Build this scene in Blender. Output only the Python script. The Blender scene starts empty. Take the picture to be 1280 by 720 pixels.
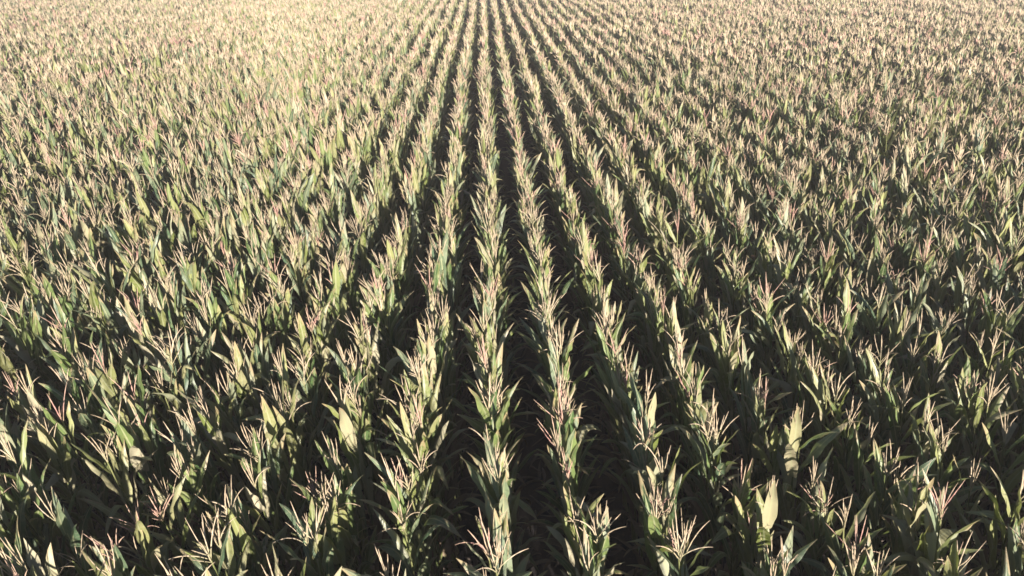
import bpy, math
import numpy as np

rng = np.random.default_rng(20)
R = math.radians
scene = bpy.context.scene
col = scene.collection

# ------------------------------------------------------------------ figures
WIND = 0.125            # the whole crop leans a little to the left
ROW_GAP = 0.69          # metres between rows
ROW_X0 = -0.01           # the row that runs almost straight up the picture
CAM_Z = 6.40
F_PX = 880.0            # focal length in pixels of a 1280 wide picture
PITCH = math.atan(440 / 880)
YAW = math.atan(37 / math.hypot(880, 440))
FAR = 72.0
SUN_ELEV = 11.0
SUN_AZ = 165.0          # degrees clockwise from +Y (the row direction): behind and to the right
N_SINGLE = 300

# ------------------------------------------------------------------ node helpers
def new_mat(name):
    m = bpy.data.materials.new(name)
    m.use_nodes = True
    nt = m.node_tree
    nt.nodes.clear()
    return m, nt

def N(nt, kind, **kw):
    n = nt.nodes.new(kind)
    for k, v in kw.items():
        if k.startswith('i_'):
            n.inputs[k[2:].replace('_', ' ')].default_value = v
        else:
            setattr(n, k, v)
    return n

def math_node(nt, op, a, b=None, clamp=False):
    n = nt.nodes.new('ShaderNodeMath'); n.operation = op; n.use_clamp = clamp
    for i, v in enumerate((a, b)):
        if v is None: continue
        if isinstance(v, (int, float)): n.inputs[i].default_value = v
        else: nt.links.new(v, n.inputs[i])
    return n.outputs[0]

def mix_col(nt, fac, a, b):
    n = nt.nodes.new('ShaderNodeMix'); n.data_type = 'RGBA'
    if isinstance(fac, (int, float)): n.inputs[0].default_value = fac
    else: nt.links.new(fac, n.inputs[0])
    for i, v in ((6, a), (7, b)):
        if isinstance(v, tuple): n.inputs[i].default_value = (*v, 1)
        else: nt.links.new(v, n.inputs[i])
    return n.outputs[2]

def smooth(nt, x, lo, hi):
    n = nt.nodes.new('ShaderNodeMapRange'); n.interpolation_type = 'SMOOTHSTEP'
    nt.links.new(x, n.inputs[0])
    n.inputs[1].default_value = lo; n.inputs[2].default_value = hi
    return n.outputs[0]

def attr3(nt):
    a = N(nt, 'ShaderNodeAttribute', attribute_name='leafdata')
    s = nt.nodes.new('ShaderNodeSeparateXYZ')
    nt.links.new(a.outputs['Vector'], s.inputs[0])
    return s.outputs

def plant_mix(nt, r):
    """a value 0..1 that differs from plant to plant and from leaf to leaf"""
    oi = nt.nodes.new('ShaderNodeObjectInfo')
    return math_node(nt, 'FRACT', math_node(nt, 'ADD', r, oi.outputs['Random']))

def finish(nt, color, rough, trans, tcol=None, spec=0.35, bump=None):
    b = N(nt, 'ShaderNodeBsdfPrincipled')
    nt.links.new(color, b.inputs['Base Color'])
    b.inputs['Roughness'].default_value = rough
    b.inputs['Specular IOR Level'].default_value = spec
    out = nt.nodes.new('ShaderNodeOutputMaterial')
    if bump is not None:
        bp = N(nt, 'ShaderNodeBump'); bp.inputs['Strength'].default_value = 0.4
        bp.inputs['Distance'].default_value = 0.004
        nt.links.new(bump, bp.inputs['Height'])
        nt.links.new(bp.outputs[0], b.inputs['Normal'])
    if trans > 0:
        t = N(nt, 'ShaderNodeBsdfTranslucent')
        nt.links.new(tcol if tcol is not None else color, t.inputs['Color'])
        mx = nt.nodes.new('ShaderNodeMixShader'); mx.inputs[0].default_value = trans
        nt.links.new(b.outputs[0], mx.inputs[1]); nt.links.new(t.outputs[0], mx.inputs[2])
        nt.links.new(mx.outputs[0], out.inputs['Surface'])
    else:
        nt.links.new(b.outputs[0], out.inputs['Surface'])

def leaf_material(name, dark, mid, pale):
    m, nt = new_mat(name)
    u, v, r = attr3(nt)[:]
    k = plant_mix(nt, r)
    c = mix_col(nt, smooth(nt, k, 0.0, 0.55), dark, mid)
    c = mix_col(nt, smooth(nt, k, 0.55, 1.0), c, pale)
    # mottling along the blade
    tc = nt.nodes.new('ShaderNodeTexCoord')
    nz = N(nt, 'ShaderNodeTexNoise', i_Scale=26.0, i_Detail=3.0)
    nt.links.new(tc.outputs['Object'], nz.inputs['Vector'])
    c = mix_col(nt, math_node(nt, 'MULTIPLY', smooth(nt, nz.outputs['Fac'], 0.45, 0.75), 0.35), c, pale)
    # pale midrib
    au = math_node(nt, 'ABSOLUTE', u)
    rib = math_node(nt, 'SUBTRACT', 1.0, smooth(nt, au, 0.06, 0.20))
    c = mix_col(nt, math_node(nt, 'MULTIPLY', rib, 0.75), c, (0.36, 0.37, 0.20))
    # leaf veins
    vein = math_node(nt, 'SINE', math_node(nt, 'MULTIPLY', u, 40.0))
    # dry tips and margins, on some leaves only
    edge = math_node(nt, 'ADD', math_node(nt, 'MULTIPLY', v, 0.8), math_node(nt, 'MULTIPLY', au, 0.18))
    edge = math_node(nt, 'ADD', edge, math_node(nt, 'MULTIPLY', nz.outputs['Fac'], 0.3))
    k2 = math_node(nt, 'FRACT', math_node(nt, 'MULTIPLY', k, 7.31))
    edge = math_node(nt, 'ADD', edge, math_node(nt, 'MULTIPLY', k2, 0.28))
    dry = smooth(nt, edge, 1.02, 1.16)
    c = mix_col(nt, math_node(nt, 'MULTIPLY', dry, 0.85), c, (0.36, 0.28, 0.15))
    tc2 = mix_col(nt, 0.5, c, (0.24, 0.30, 0.03))
    finish(nt, c, 0.38, 0.27, tc2, 0.5, vein)
    return m

def dry_material(name, a, b):
    m, nt = new_mat(name)
    u, v, r = attr3(nt)[:]
    k = plant_mix(nt, r)
    c = mix_col(nt, k, a, b)
    tc = nt.nodes.new('ShaderNodeTexCoord')
    nz = N(nt, 'ShaderNodeTexNoise', i_Scale=40.0, i_Detail=3.0)
    nt.links.new(tc.outputs['Object'], nz.inputs['Vector'])
    c = mix_col(nt, math_node(nt, 'MULTIPLY', nz.outputs['Fac'], 0.5), c, tuple(x * 0.55 for x in a))
    finish(nt, c, 0.75, 0.15, None, 0.2)
    return m

def tassel_material(name, a, b):
    m, nt = new_mat(name)
    u, v, r = attr3(nt)[:]
    k = plant_mix(nt, r)
    c = mix_col(nt, k, a, b)
    tc = nt.nodes.new('ShaderNodeTexCoord')
    nz = N(nt, 'ShaderNodeTexNoise', i_Scale=90.0, i_Detail=2.0)
    nt.links.new(tc.outputs['Object'], nz.inputs['Vector'])
    c = mix_col(nt, math_node(nt, 'MULTIPLY', smooth(nt, nz.outputs['Fac'], 0.4, 0.7), 0.45), c, tuple(x * 0.6 for x in a))
    c = mix_col(nt, math_node(nt, 'MULTIPLY', smooth(nt, v, 0.35, 1.0), 0.65), c, (0.42, 0.325, 0.21))   # straw towards the tip
    base = math_node(nt, 'SUBTRACT', 1.0, smooth(nt, v, 0.0, 0.55))       # greener towards the foot of each branch
    c = mix_col(nt, math_node(nt, 'MULTIPLY', base, math_node(nt, 'ADD', 0.25, math_node(nt, 'MULTIPLY', k, 0.5))), c, (0.22, 0.24, 0.10))
    finish(nt, c, 0.7, 0.12, None, 0.2)
    return m

MAT = {
    'leaf_green': leaf_material('leaf_green', (0.062, 0.112, 0.038), (0.145, 0.195, 0.062), (0.28, 0.29, 0.11)),
    'leaf_yellow': leaf_material('leaf_yellow_green', (0.14, 0.175, 0.042), (0.235, 0.24, 0.095), (0.37, 0.335, 0.20)),
    'leaf_grey': leaf_material('leaf_grey_green', (0.07, 0.115, 0.060), (0.155, 0.195, 0.105), (0.32, 0.325, 0.20)),
    'dry': dry_material('dry_leaf', (0.17, 0.12, 0.07), (0.30, 0.235, 0.15)),
    'bleached': dry_material('bleached_leaf', (0.28, 0.26, 0.16), (0.40, 0.365, 0.24)),
    'litter': dry_material('litter_leaf', (0.14, 0.115, 0.09), (0.30, 0.25, 0.20)),
    'stalk': dry_material('stalk_green', (0.13, 0.15, 0.05), (0.20, 0.20, 0.08)),
    'tassel_pink': tassel_material('tassel_pink', (0.39, 0.20, 0.17), (0.43, 0.29, 0.21)),
    'tassel_straw': tassel_material('tassel_straw', (0.34, 0.27, 0.17), (0.43, 0.355, 0.24)),
    'tassel_cream': tassel_material('tassel_cream', (0.37, 0.30, 0.19), (0.46, 0.385, 0.265)),
}
MAT_ORDER = list(MAT)

# ------------------------------------------------------------------ mesh pieces (numpy)
class Piece:
    """verts, quads, per-vertex data (u, v, random), material name per quad"""
    def __init__(s):
        s.v, s.q, s.d, s.m, s.n = [], [], [], [], 0
    def add(s, v, q, d, mat):
        s.v.append(v); s.q.append(q + s.n); s.d.append(d); s.n += len(v)
        s.m.append(np.full(len(q), MAT_ORDER.index(mat), dtype=np.int32))
    def arrays(s):
        if not s.v: return (np.zeros((0, 3)), np.zeros((0, 4), int), np.zeros((0, 3)), np.zeros(0, np.int32))
        return np.vstack(s.v), np.vstack(s.q), np.vstack(s.d), np.concatenate(s.m)

def strip_quads(nr, nc):
    i = np.arange(nr - 1)[:, None] * nc + np.arange(nc - 1)[None, :]
    i = i.ravel()
    return np.stack([i, i + 1, i + nc + 1, i + nc], 1)

def ring_quads(nr, nc):
    a = np.arange(nr - 1)[:, None] * nc
    j = np.arange(nc)[None, :]
    j2 = (j + 1) % nc
    return np.stack([(a + j).ravel(), (a + j2).ravel(), (a + nc + j2).ravel(), (a + nc + j).ravel()], 1)

def leaf(piece, base, az, L, W, th0, bend, twist, rip, seg, mat, rnd, kink=0.0, kpos=0.55, fold=0.5):
    s = np.linspace(0, 1, seg + 1)
    th = th0 + bend * s ** 1.6 + kink / (1 + np.exp(-(s - kpos) * 26))
    side = 0.25 * math.sin(rnd * 40) * s ** 2           # slow sideways sweep
    a = az + side
    t = np.stack([np.sin(th) * np.cos(a), np.sin(th) * np.sin(a), np.cos(th)], 1)
    c = np.zeros((seg + 1, 3)); c[1:] = np.cumsum((t[1:] + t[:-1]) * 0.5 * (L / seg), 0)
    c += base
    b0 = np.stack([-np.sin(a), np.cos(a), np.zeros_like(a)], 1)
    n0 = np.cross(t, b0)
    ph = twist * s ** 1.3
    b = b0 * np.cos(ph)[:, None] + n0 * np.sin(ph)[:, None]
    n = np.cross(t, b)
    w = W * 0.5 * np.clip((0.55 + 1.5 * s) , 0, 1.0) * np.clip(1 - s ** 2.6, 0, 1) ** 0.85
    w = np.maximum(w, 0.0012)
    cf, sf = math.cos(fold), math.sin(fold)
    r1 = rip * np.sin(s * 15 + rnd * 20) * np.sin(np.pi * s) * W
    r2 = rip * np.sin(s * 13 + rnd * 33 + 2) * np.sin(np.pi * s) * W
    lo = -n          # blade opens upwards / towards the stalk
    e1 = c + b * (w * cf)[:, None] + lo * (w * sf + r1)[:, None]
    e2 = c - b * (w * cf)[:, None] + lo * (w * sf + r2)[:, None]
    if seg >= 7:
        m1 = c + b * (w * 0.5 * cf)[:, None] + lo * (w * 0.30 * sf + r1 * 0.3)[:, None]
        m2 = c - b * (w * 0.5 * cf)[:, None] + lo * (w * 0.30 * sf + r2 * 0.3)[:, None]
        rows, us = [e1, m1, c, m2, e2], [1, .5, 0, -.5, -1]
    else:
        rows, us = [e1, c, e2], [1, 0, -1]
    nc = len(rows)
    v = np.stack(rows, 1).reshape(-1, 3)
    d = np.zeros((len(v), 3))
    d[:, 0] = np.tile(us, seg + 1); d[:, 1] = np.repeat(s, nc); d[:, 2] = rnd
    piece.add(v, strip_quads(seg + 1, nc), d, mat)

def tube(piece, pts, rad, sides, mat, rnd):
    pts = np.asarray(pts, float); k = len(pts)
    t = np.gradient(pts, axis=0); t /= np.linalg.norm(t, axis=1)[:, None] + 1e-9
    ref = np.where(np.abs(t[:, 2:3]) > 0.9, np.array([[1., 0, 0]]), np.array([[0, 0, 1.]]))
    ref[:] = ref[0]
    b = np.cross(t, ref); b /= np.linalg.norm(b, axis=1)[:, None] + 1e-9
    n = np.cross(t, b)
    ang = np.arange(sides) * 2 * np.pi / sides
    v = pts[:, None] + np.asarray(rad)[:, None, None] * (np.cos(ang)[None, :, None] * b[:, None] + np.sin(ang)[None, :, None] * n[:, None])
    d = np.zeros((k * sides, 3)); d[:, 1] = np.repeat(np.linspace(0, 1, k), sides); d[:, 2] = rnd
    piece.add(v.reshape(-1, 3), ring_quads(k, sides), d, mat)

def branch(piece, base, az, L, th0, bend, r, seg, sides, mat, rnd):
    s = np.linspace(0, 1, seg + 1)
    th = th0 + bend * s ** 1.4
    t = np.stack([np.sin(th) * math.cos(az), np.sin(th) * math.sin(az), np.cos(th)], 1)
    c = np.zeros((seg + 1, 3)); c[1:] = np.cumsum((t[1:] + t[:-1]) * .5 * L / seg, 0)
    rad = r * (0.62 + 0.38 * (np.arange(seg + 1) % 2)) * (0.45 + 1.1 * np.sin(np.pi * np.clip(s * .75 + .18, 0, 1)) * .55)
    rad[-1] = 0.0012; rad[0] *= 0.5
    tube(piece, c + base, rad, sides, mat, rnd)

# ------------------------------------------------------------------ one corn plant
def corn(seed, lod):
    """returns (stalk, leaves, tassel) pieces of one plant, foot at the origin"""
    g = np.random.default_rng(1000 + seed)
    leafmat = ['leaf_green', 'leaf_grey', 'leaf_yellow', 'leaf_green', 'leaf_yellow', 'leaf_grey'][seed % 6]
    tasmat = ['tassel_straw', 'tassel_pink', 'tassel_straw', 'tassel_cream', 'tassel_straw', 'tassel_straw', 'tassel_cream'][(seed * 5 + seed // 6) % 7]
    spread = g.uniform(0.7, 1.25); erect = g.uniform(.6, 1.3)
    top = g.uniform(2.02, 2.16)
    st, lv, ts = Piece(), Piece(), Piece()
    # stalk with thickened nodes
    nn = 15 if lod == 0 else 4
    z = np.linspace(-0.02, top + 0.14, nn * 2 + 1)
    wob = g.uniform(-1, 1, 2) * 0.02
    cx = wob[0] * np.sin(z * 1.6); cy = wob[1] * np.sin(z * 1.3)
    rad = np.interp(z, [0, 1.2, top + .14], [.014, .011, .0055]) * (1 + .12 * (np.arange(len(z)) % 2))
    tube(st, np.stack([cx, cy, z], 1), rad, 6 if lod == 0 else 3, 'stalk', g.random())
    # leaves: two ranks, alternate
    az0 = 0.0
    nl = 12
    first = {0: 0, 1: 4, 2: 6}[lod]
    seg = {0: 11, 1: 5, 2: 3}[lod]
    for k in range(nl):
        f = k / (nl - 1)
        hz = 0.42 + (top - 0.42) * f ** 0.92
        az = az0 + np.pi * (k % 2) + g.normal(0, .32) + 0.05 * k
        if f < 0.55:
            L, W = g.uniform(.46, .80), g.uniform(.075, .10)
            th0, bend = g.uniform(.12, .28), g.uniform(.6, 1.7)
        elif f < 0.82:
            L, W = g.uniform(.50, .76), g.uniform(.092, .13)
            th0, bend = g.uniform(.12, .36) * erect, g.uniform(.1, 1.0) * erect
        else:
            L, W = g.uniform(.36, .60), g.uniform(.065, .118)
            th0, bend = g.uniform(.08, .40) * erect, g.uniform(.0, .8) * erect
        kink = g.uniform(.8, 1.7) if (g.random() < .22 and f < .9) else 0.0
        tw = g.normal(0, .55)
        rip = g.uniform(.06, .16)
        kp = g.uniform(.45, .75); rnd = g.random(); fold = g.uniform(.12, .5)
        mat = leafmat
        if f < 0.2 or (f < .3 and g.random() < .25): mat = 'dry'; bend += .6
        if f > .6 and g.random() < .07: mat = 'bleached'
        if k < first: continue
        base = np.array([np.interp(hz, z, cx) + .008 * math.cos(az), np.interp(hz, z, cy) + .008 * math.sin(az), hz])
        leaf(lv, base, az, L, W * (1.0 if lod == 0 else 1.06), th0, bend, tw, rip, seg, mat, rnd, kink, kp, fold)
    # tassel: closed, open, sparse or ordinary heads, some bent over
    hz = top + .10
    c0 = np.array([np.interp(top, z, cx), np.interp(top, z, cy), 0])
    rb = .0052 if lod == 0 else (.0098 if lod == 1 else .0190)
    sg, sd = {0: (9, 4), 1: (4, 3), 2: (2, 3)}[lod]
    style = ['ordinary', 'closed', 'open', 'sparse', 'ordinary', 'open', 'closed'][seed % 7]
    alo, ahi, nlo, nhi = {'ordinary': (.10, .45, 5, 9), 'closed': (.05, .22, 5, 8), 'open': (.2, .7, 6, 10), 'sparse': (.1, .55, 2, 5)}[style]
    sl = g.uniform(.32, .46)
    branch(ts, c0 + [0, 0, hz], g.uniform(0, 6.28), sl, g.uniform(0, .15), g.choice([0, .1, .3, .9], p=[.4, .3, .2, .1]), rb * 1.25, sg, sd, tasmat, g.random())
    nb = int(g.integers(nlo, nhi + 1))
    sect = g.uniform(0, 6.28)
    for k in range(nb):
        zz = hz + .005 + .11 * k / nb
        az = k * 2.4 + g.normal(0, .5)
        L = g.uniform(.18, .38) * (1.1 - .3 * k / nb)
        th, bd = g.uniform(alo, ahi), g.choice([-.3, 0, .25, .6, 1.3], p=[.3, .3, .2, .13, .07])
        if math.cos(az - sect) > .6: bd += .3                # heads sag to one side
        branch(ts, c0 + [0, 0, zz], az, L, th, bd, rb * g.uniform(.7, 1.15), sg, sd, tasmat, g.random())
    return (st, lv, ts), dict(leaf=leafmat, tassel=tasmat, spread=spread)

def make_mesh(name, v, q, d, mi, smoothed=True):
    me = bpy.data.meshes.new(name)
    nq = len(q)
    me.vertices.add(len(v)); me.loops.add(nq * 4); me.polygons.add(nq)
    me.vertices.foreach_set('co', np.ascontiguousarray(v, np.float32).ravel())
    me.loops.foreach_set('vertex_index', np.ascontiguousarray(q, np.int32).ravel())
    me.polygons.foreach_set('loop_start', np.arange(0, nq * 4, 4, dtype=np.int32))
    used = np.unique(mi)
    remap = np.zeros(len(MAT_ORDER), np.int32); remap[used] = np.arange(len(used))
    for i in used: me.materials.append(MAT[MAT_ORDER[i]])
    me.polygons.foreach_set('material_index', remap[mi].astype(np.int32))
    me.polygons.foreach_set('use_smooth', np.full(nq, smoothed))
    at = me.attributes.new('leafdata', 'FLOAT_VECTOR', 'POINT')
    at.data.foreach_set('vector', np.ascontiguousarray(d, np.float32).ravel())
    me.update(calc_edges=True)
    return me

# ------------------------------------------------------------------ where the plants stand
cp, sp, cy_, sy_ = math.cos(PITCH), math.sin(PITCH), math.cos(YAW), math.sin(YAW)
FWD = np.array([sy_ * cp, cy_ * cp, -sp])
RIGHT = np.array([cy_, -sy_, 0.0])
UP = np.cross(RIGHT, FWD)
CAM = np.array([0, 0, CAM_Z])

def project(p):
    d = np.asarray(p) - CAM
    z = d @ FWD
    return 640 + F_PX * (d @ RIGHT) / z, 360 - F_PX * (d @ UP) / z, z

xs, ys, rows = [], [], []
half = lambda y: 0.80 * np.maximum(y, 0) + 6.5
for i in range(-98, 106):
    x0 = ROW_X0 + WIND * 2.4 + i * ROW_GAP
    y = 0.4 + rng.uniform(0, .2)
    n = int((FAR - y) / 0.165) + 5
    st = np.clip(rng.normal(.165, .055, n), .06, .40)
    yy = y + np.cumsum(st)
    yy = yy[yy < FAR]
    keep = np.abs(x0 - yy * math.tan(YAW)) < half(yy)
    keep &= rng.random(len(yy)) > .05                    # a few missing plants
    yy = yy[keep]
    xs.append(x0 + rng.normal(0, .013, len(yy))); ys.append(yy); rows.append(np.full(len(yy), i))
X = np.concatenate(xs); Y = np.concatenate(ys); ROW = np.concatenate(rows)
n_all = len(X)
wave = .025 * np.sin(X * .9 + 1.3 * np.sin(Y * .31)) + .015 * np.sin(Y * .83 + X * .37 + 2)
SCALE = np.clip(rng.normal(.995, .04, n_all) + wave, .82, 1.14)
SCALE = np.where(rng.random(n_all) < .03, SCALE * .84, SCALE)
ROT = rng.normal(np.pi / 2, .75, n_all) + np.pi * rng.integers(0, 2, n_all)
LEANX = rng.normal(-WIND, .024, n_all); LEANY = rng.normal(0, .08, n_all)
NV = 35
VAR = rng.integers(0, NV, n_all)

tip = np.stack([X + LEANX * 2.4, Y + LEANY * 2.4, 2.48 * SCALE], 1)
px, py, pz = project(tip)
inside = (pz > .5) & (px > -6) & (px < 1286) & (py > -20) & (py < 716)
dist = np.linalg.norm(tip - CAM, axis=1)
order = np.argsort(np.where(inside, dist, 1e9))[:N_SINGLE]
single = np.zeros(n_all, bool); single[order] = True

# ------------------------------------------------------------------ single corn plants
PROTO = []
for s in range(NV):
    (st, lv, ts), info = corn(s, 0)
    PROTO.append((st.arrays(), lv.arrays(), ts.arrays(), info))

def corn_prototype(i):
    st, lv, ts, info = PROTO[i]
    root = bpy.data.objects.new('corn_plant', None)
    root.empty_display_size = .2
    col.objects.link(root)
    for nm, arr in (('stalk', st), ('leaves', lv), ('tassel', ts)):
        o = bpy.data.objects.new(nm, make_mesh(nm, *arr))
        o.parent = root; col.objects.link(o)
    return root

def copy_thing(src):
    r = src.copy(); col.objects.link(r)
    for ch in src.children:
        c = ch.copy(); col.objects.link(c); c.parent = r
    return r

ORD = ('first second third fourth fifth sixth seventh eighth ninth tenth eleventh twelfth thirteenth fourteenth fifteenth sixteenth '
       'seventeenth eighteenth nineteenth twentieth').split()
def ordinal(n):
    if n <= 20: return ORD[n - 1]
    tens = {20: 'twenty', 30: 'thirty', 40: 'forty', 50: 'fifty'}[n // 10 * 10]
    if n % 10 == 0: return tens[:-1] + 'ieth'
    return tens + '-' + ORD[n % 10 - 1]

def row_phrase(i):
    if i == 0: return 'vertical middle row'
    return f"{ordinal(abs(i))} row {'left' if i < 0 else 'right'} of middle"

rank, edge = {}, {}
for i in np.unique(ROW[single]):
    idx = np.where(inside & (ROW == i))[0]
    idx = idx[np.argsort(Y[idx])]
    x1, y1 = px[idx[0]], py[idx[0]]
    e = 'bottom'
    if y1 < 640 and x1 < 100: e = 'left'
    if y1 < 640 and x1 > 1180: e = 'right'
    for k, j in enumerate(idx):
        rank[j] = k + 1; edge[j] = e

protos = {}
TAS = {'tassel_pink': 'pink', 'tassel_straw': 'straw', 'tassel_cream': 'cream'}
LEA = {'leaf_green': 'green', 'leaf_yellow': 'yellowish', 'leaf_grey': 'greyish'}
for j in order[np.argsort(dist[order])]:
    vi = int(VAR[j])
    if vi not in protos:
        root = protos[vi] = corn_prototype(vi)
    else:
        root = copy_thing(protos[vi])
    root.location = (X[j], Y[j], 0)
    root.rotation_mode = 'ZYX'          # turned about its own stalk first, then leaned
    root.rotation_euler = (-LEANY[j], LEANX[j], ROT[j])
    root.scale = (SCALE[j],) * 3
    info = PROTO[vi][3]
    root['label'] = (f"{TAS[info['tassel']]}-tasselled corn plant with {LEA[info['leaf']]} leaves, "
                     f"{ordinal(rank[j])} from {edge[j]} edge, {row_phrase(int(ROW[j]))}")
    root['category'] = 'corn plant'
    root['group'] = 'corn plants standing in the nearer rows'

# ------------------------------------------------------------------ the rest of the crop: one object
def rot_mats(idx):
    """rotation matrices: turn about z, then lean (Blender's ZYX order), scaled"""
    a, b, c = -LEANY[idx], LEANX[idx], ROT[idx]
    ca, sa, cb, sb, cc, sc_ = np.cos(a), np.sin(a), np.cos(b), np.sin(b), np.cos(c), np.sin(c)
    M = np.empty((len(idx), 3, 3))
    M[:, 0, 0] = cb * cc; M[:, 0, 1] = -cb * sc_; M[:, 0, 2] = sb
    M[:, 1, 0] = ca * sc_ + sa * sb * cc; M[:, 1, 1] = ca * cc - sa * sb * sc_; M[:, 1, 2] = -sa * cb
    M[:, 2, 0] = sa * sc_ - ca * sb * cc; M[:, 2, 1] = sa * cc + ca * sb * sc_; M[:, 2, 2] = ca * cb
    return M * SCALE[idx][:, None, None]

LOD = np.where(dist < 15, 0, np.where(dist < 27, 1, 2))
VV, QQ, DD, MM, off = [], [], [], [], 0
for lod in (0, 1, 2):
    for s in range(NV):
        idx = np.where(~single & (LOD == lod) & (VAR == s))[0]
        if not len(idx): continue
        parts, _ = corn(s, lod)
        arrs = [p.arrays() for p in parts]
        v, q, d, m, k = [], [], [], [], 0
        for a in arrs:
            v.append(a[0]); q.append(a[1] + k); d.append(a[2]); m.append(a[3]); k += len(a[0])
        v, q, d, m = np.vstack(v), np.vstack(q), np.vstack(d), np.concatenate(m)
        M = rot_mats(idx)
        w = np.einsum('nij,vj->nvi', M, v) + np.stack([X[idx], Y[idx], 0 * X[idx]], 1)[:, None]
        dd = np.repeat(d[None], len(idx), 0)
        dd[:, :, 2] = (dd[:, :, 2] + rng.random(len(idx))[:, None]) % 1.0
        VV.append(w.reshape(-1, 3).astype(np.float32)); DD.append(dd.reshape(-1, 3).astype(np.float32))
        QQ.append((q[None] + (np.arange(len(idx)) * len(v))[:, None, None] + off).reshape(-1, 4).astype(np.int32))
        MM.append(np.tile(m, len(idx)))
        off += len(v) * len(idx)
crop = bpy.data.objects.new('corn_crop', make_mesh('corn_crop', np.vstack(VV), np.vstack(QQ), np.vstack(DD), np.concatenate(MM)))
col.objects.link(crop)
print('plants', n_all, 'quads', sum(map(len, QQ)))
crop['kind'] = 'stuff'
crop['label'] = 'dense mass of ripe tasselled corn plants in straight rows running to the far edge'
crop['category'] = 'corn crop'
del VV, QQ, DD, MM

# ------------------------------------------------------------------ ground
def soil_material():
    m, nt = new_mat('dark_soil')
    tc = nt.nodes.new('ShaderNodeTexCoord')
    n1 = N(nt, 'ShaderNodeTexNoise', i_Scale=3.0, i_Detail=8.0)
    n2 = N(nt, 'ShaderNodeTexNoise', i_Scale=38.0, i_Detail=6.0)
    for n in (n1, n2): nt.links.new(tc.outputs['Object'], n.inputs['Vector'])
    c = mix_col(nt, n1.outputs['Fac'], (0.024, 0.021, 0.020), (0.052, 0.046, 0.042))
    c = mix_col(nt, smooth(nt, n2.outputs['Fac'], .55, .75), c, (0.09, 0.07, 0.05))
    finish(nt, c, .95, 0, None, .2, n2.outputs['Fac'])
    return m
gm = bpy.data.meshes.new('ground')
# fine sheet under the crop with low ridges along the rows, then a wide apron in the same mesh
gx = np.concatenate([[-3000, -400], np.linspace(-75, 80, 1241), [400, 3000]])
gy = np.concatenate([[-3000, -200], np.linspace(-10, 80, 61), [400, 3000]])
GX, GY = np.meshgrid(gx, gy)
GZ = np.where((GX > -75) & (GX < 80), .035 * np.cos((GX - ROW_X0 - WIND * 2.4) / ROW_GAP * 2 * np.pi) - .035, -.07)
gv = np.stack([GX, GY, GZ], -1).reshape(-1, 3)
gq = strip_quads(len(gy), len(gx))
gm.vertices.add(len(gv)); gm.loops.add(len(gq) * 4); gm.polygons.add(len(gq))
gm.vertices.foreach_set('co', gv.astype(np.float32).ravel())
gm.loops.foreach_set('vertex_index', gq.astype(np.int32).ravel())
gm.polygons.foreach_set('loop_start', np.arange(0, len(gq) * 4, 4, dtype=np.int32))
gm.update(calc_edges=True)
gm.materials.append(soil_material())
ground = bpy.data.objects.new('ground', gm); col.objects.link(ground)
ground['kind'] = 'structure'

# fallen dry leaves between the rows
lit = Piece()
g = np.random.default_rng(5)
for k in range(3200):
    y = g.uniform(1.5, 16); x = g.uniform(-1, 1) * (0.72 * y + 3)
    leaf(lit, np.array([x, y, -.045 + g.uniform(0, .05)]), g.uniform(0, 6.28), g.uniform(.2, .55), g.uniform(.03, .07),
         g.uniform(1.2, 1.5), g.uniform(.0, .5), g.normal(0, .8), .15, 5, 'litter', g.random())
lo = bpy.data.objects.new('leaf_litter', make_mesh('leaf_litter', *lit.arrays())); col.objects.link(lo)
lo['kind'] = 'stuff'; lo['label'] = 'dry fallen corn leaves lying on dark soil between the rows'; lo['category'] = 'leaf litter'

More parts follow.
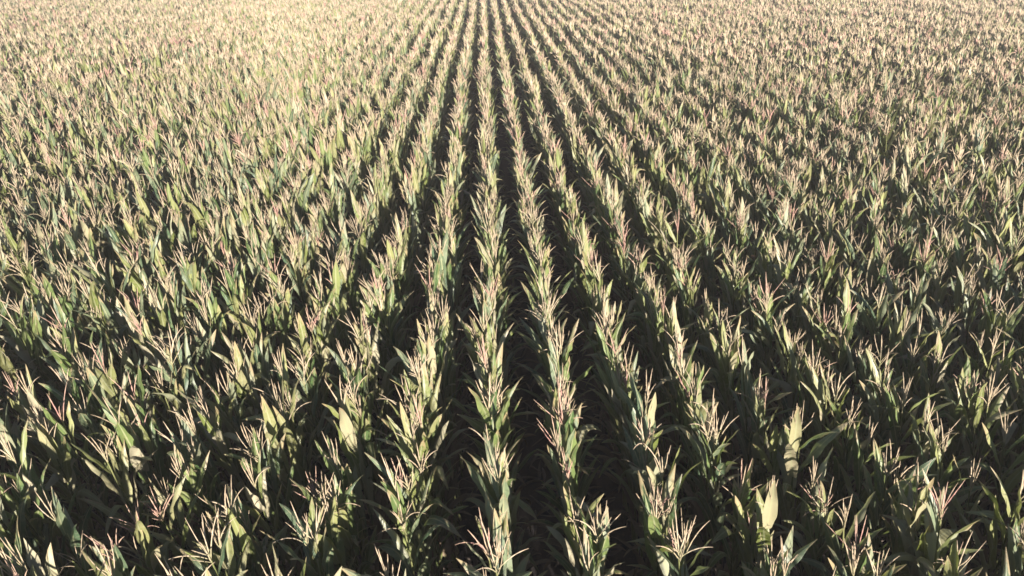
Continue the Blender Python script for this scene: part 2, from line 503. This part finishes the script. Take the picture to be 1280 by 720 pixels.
# ------------------------------------------------------------------ hazy air
hm = bpy.data.meshes.new('haze')
hx0, hx1, hy0, hy1, hz0, hz1 = -3200., 3200., -3200., 3200., -1.1, CAM_Z + .6
hv = [(x, y, z) for z in (hz0, hz1) for x, y in ((hx0, hy0), (hx1, hy0), (hx1, hy1), (hx0, hy1))]
hm.from_pydata(hv, [], [(3, 2, 1, 0), (4, 5, 6, 7), (0, 1, 5, 4), (1, 2, 6, 5), (2, 3, 7, 6), (3, 0, 4, 7)])
m, nt = new_mat('haze'); pv = nt.nodes.new('ShaderNodeVolumePrincipled')
pv.inputs['Color'].default_value = (.97, .90, .82, 1); pv.inputs['Density'].default_value = .0016
ho = nt.nodes.new('ShaderNodeOutputMaterial'); nt.links.new(pv.outputs[0], ho.inputs['Volume'])
hm.materials.append(m)
hz = bpy.data.objects.new('haze', hm); col.objects.link(hz); hz['kind'] = 'stuff'
hz['label'] = 'thin warm haze paling the far rows of the corn field'; hz['category'] = 'haze'

# ------------------------------------------------------------------ light, sky, camera
w = bpy.data.worlds.new('World'); scene.world = w; w.use_nodes = True
nt = w.node_tree; nt.nodes.clear()
sky = nt.nodes.new('ShaderNodeTexSky'); sky.sky_type = 'NISHITA'; sky.sun_disc = False
sky.air_density = .5; sky.dust_density = .2; sky.ozone_density = 1.5; sky.sun_elevation = R(SUN_ELEV); sky.sun_rotation = R(SUN_AZ)
bg = nt.nodes.new('ShaderNodeBackground'); bg.inputs['Strength'].default_value = 0.05
out = nt.nodes.new('ShaderNodeOutputWorld')
nt.links.new(sky.outputs[0], bg.inputs[0]); nt.links.new(bg.outputs[0], out.inputs[0])

sl = bpy.data.lights.new('sun', 'SUN'); sl.energy = 5.0; sl.angle = R(.5); sl.color = (1.0, .905, .86)
so = bpy.data.objects.new('sun', sl); col.objects.link(so)
import mathutils
sd = mathutils.Vector((math.sin(R(SUN_AZ)) * math.cos(R(SUN_ELEV)), math.cos(R(SUN_AZ)) * math.cos(R(SUN_ELEV)), math.sin(R(SUN_ELEV))))
so.rotation_euler = sd.to_track_quat('Z', 'Y').to_euler()

cam = bpy.data.cameras.new('camera'); cam.sensor_width = 36; cam.lens = 36 * F_PX / 1280
cam.clip_start = .1; cam.clip_end = 6000
co = bpy.data.objects.new('camera', cam); col.objects.link(co)
co.location = tuple(CAM); co.rotation_euler = (math.pi / 2 - PITCH, 0, -YAW)
scene.camera = co

scene.view_settings.view_transform = 'Standard'
scene.view_settings.look = 'None'
scene.view_settings.gamma = 1
scene.view_settings.exposure = 1.8
scene.cycles.max_bounces = 4
scene.cycles.diffuse_bounces = 1
scene.cycles.transmission_bounces = 3
scene.cycles.volume_bounces = 0
scene.cycles.filter_width = 1.6
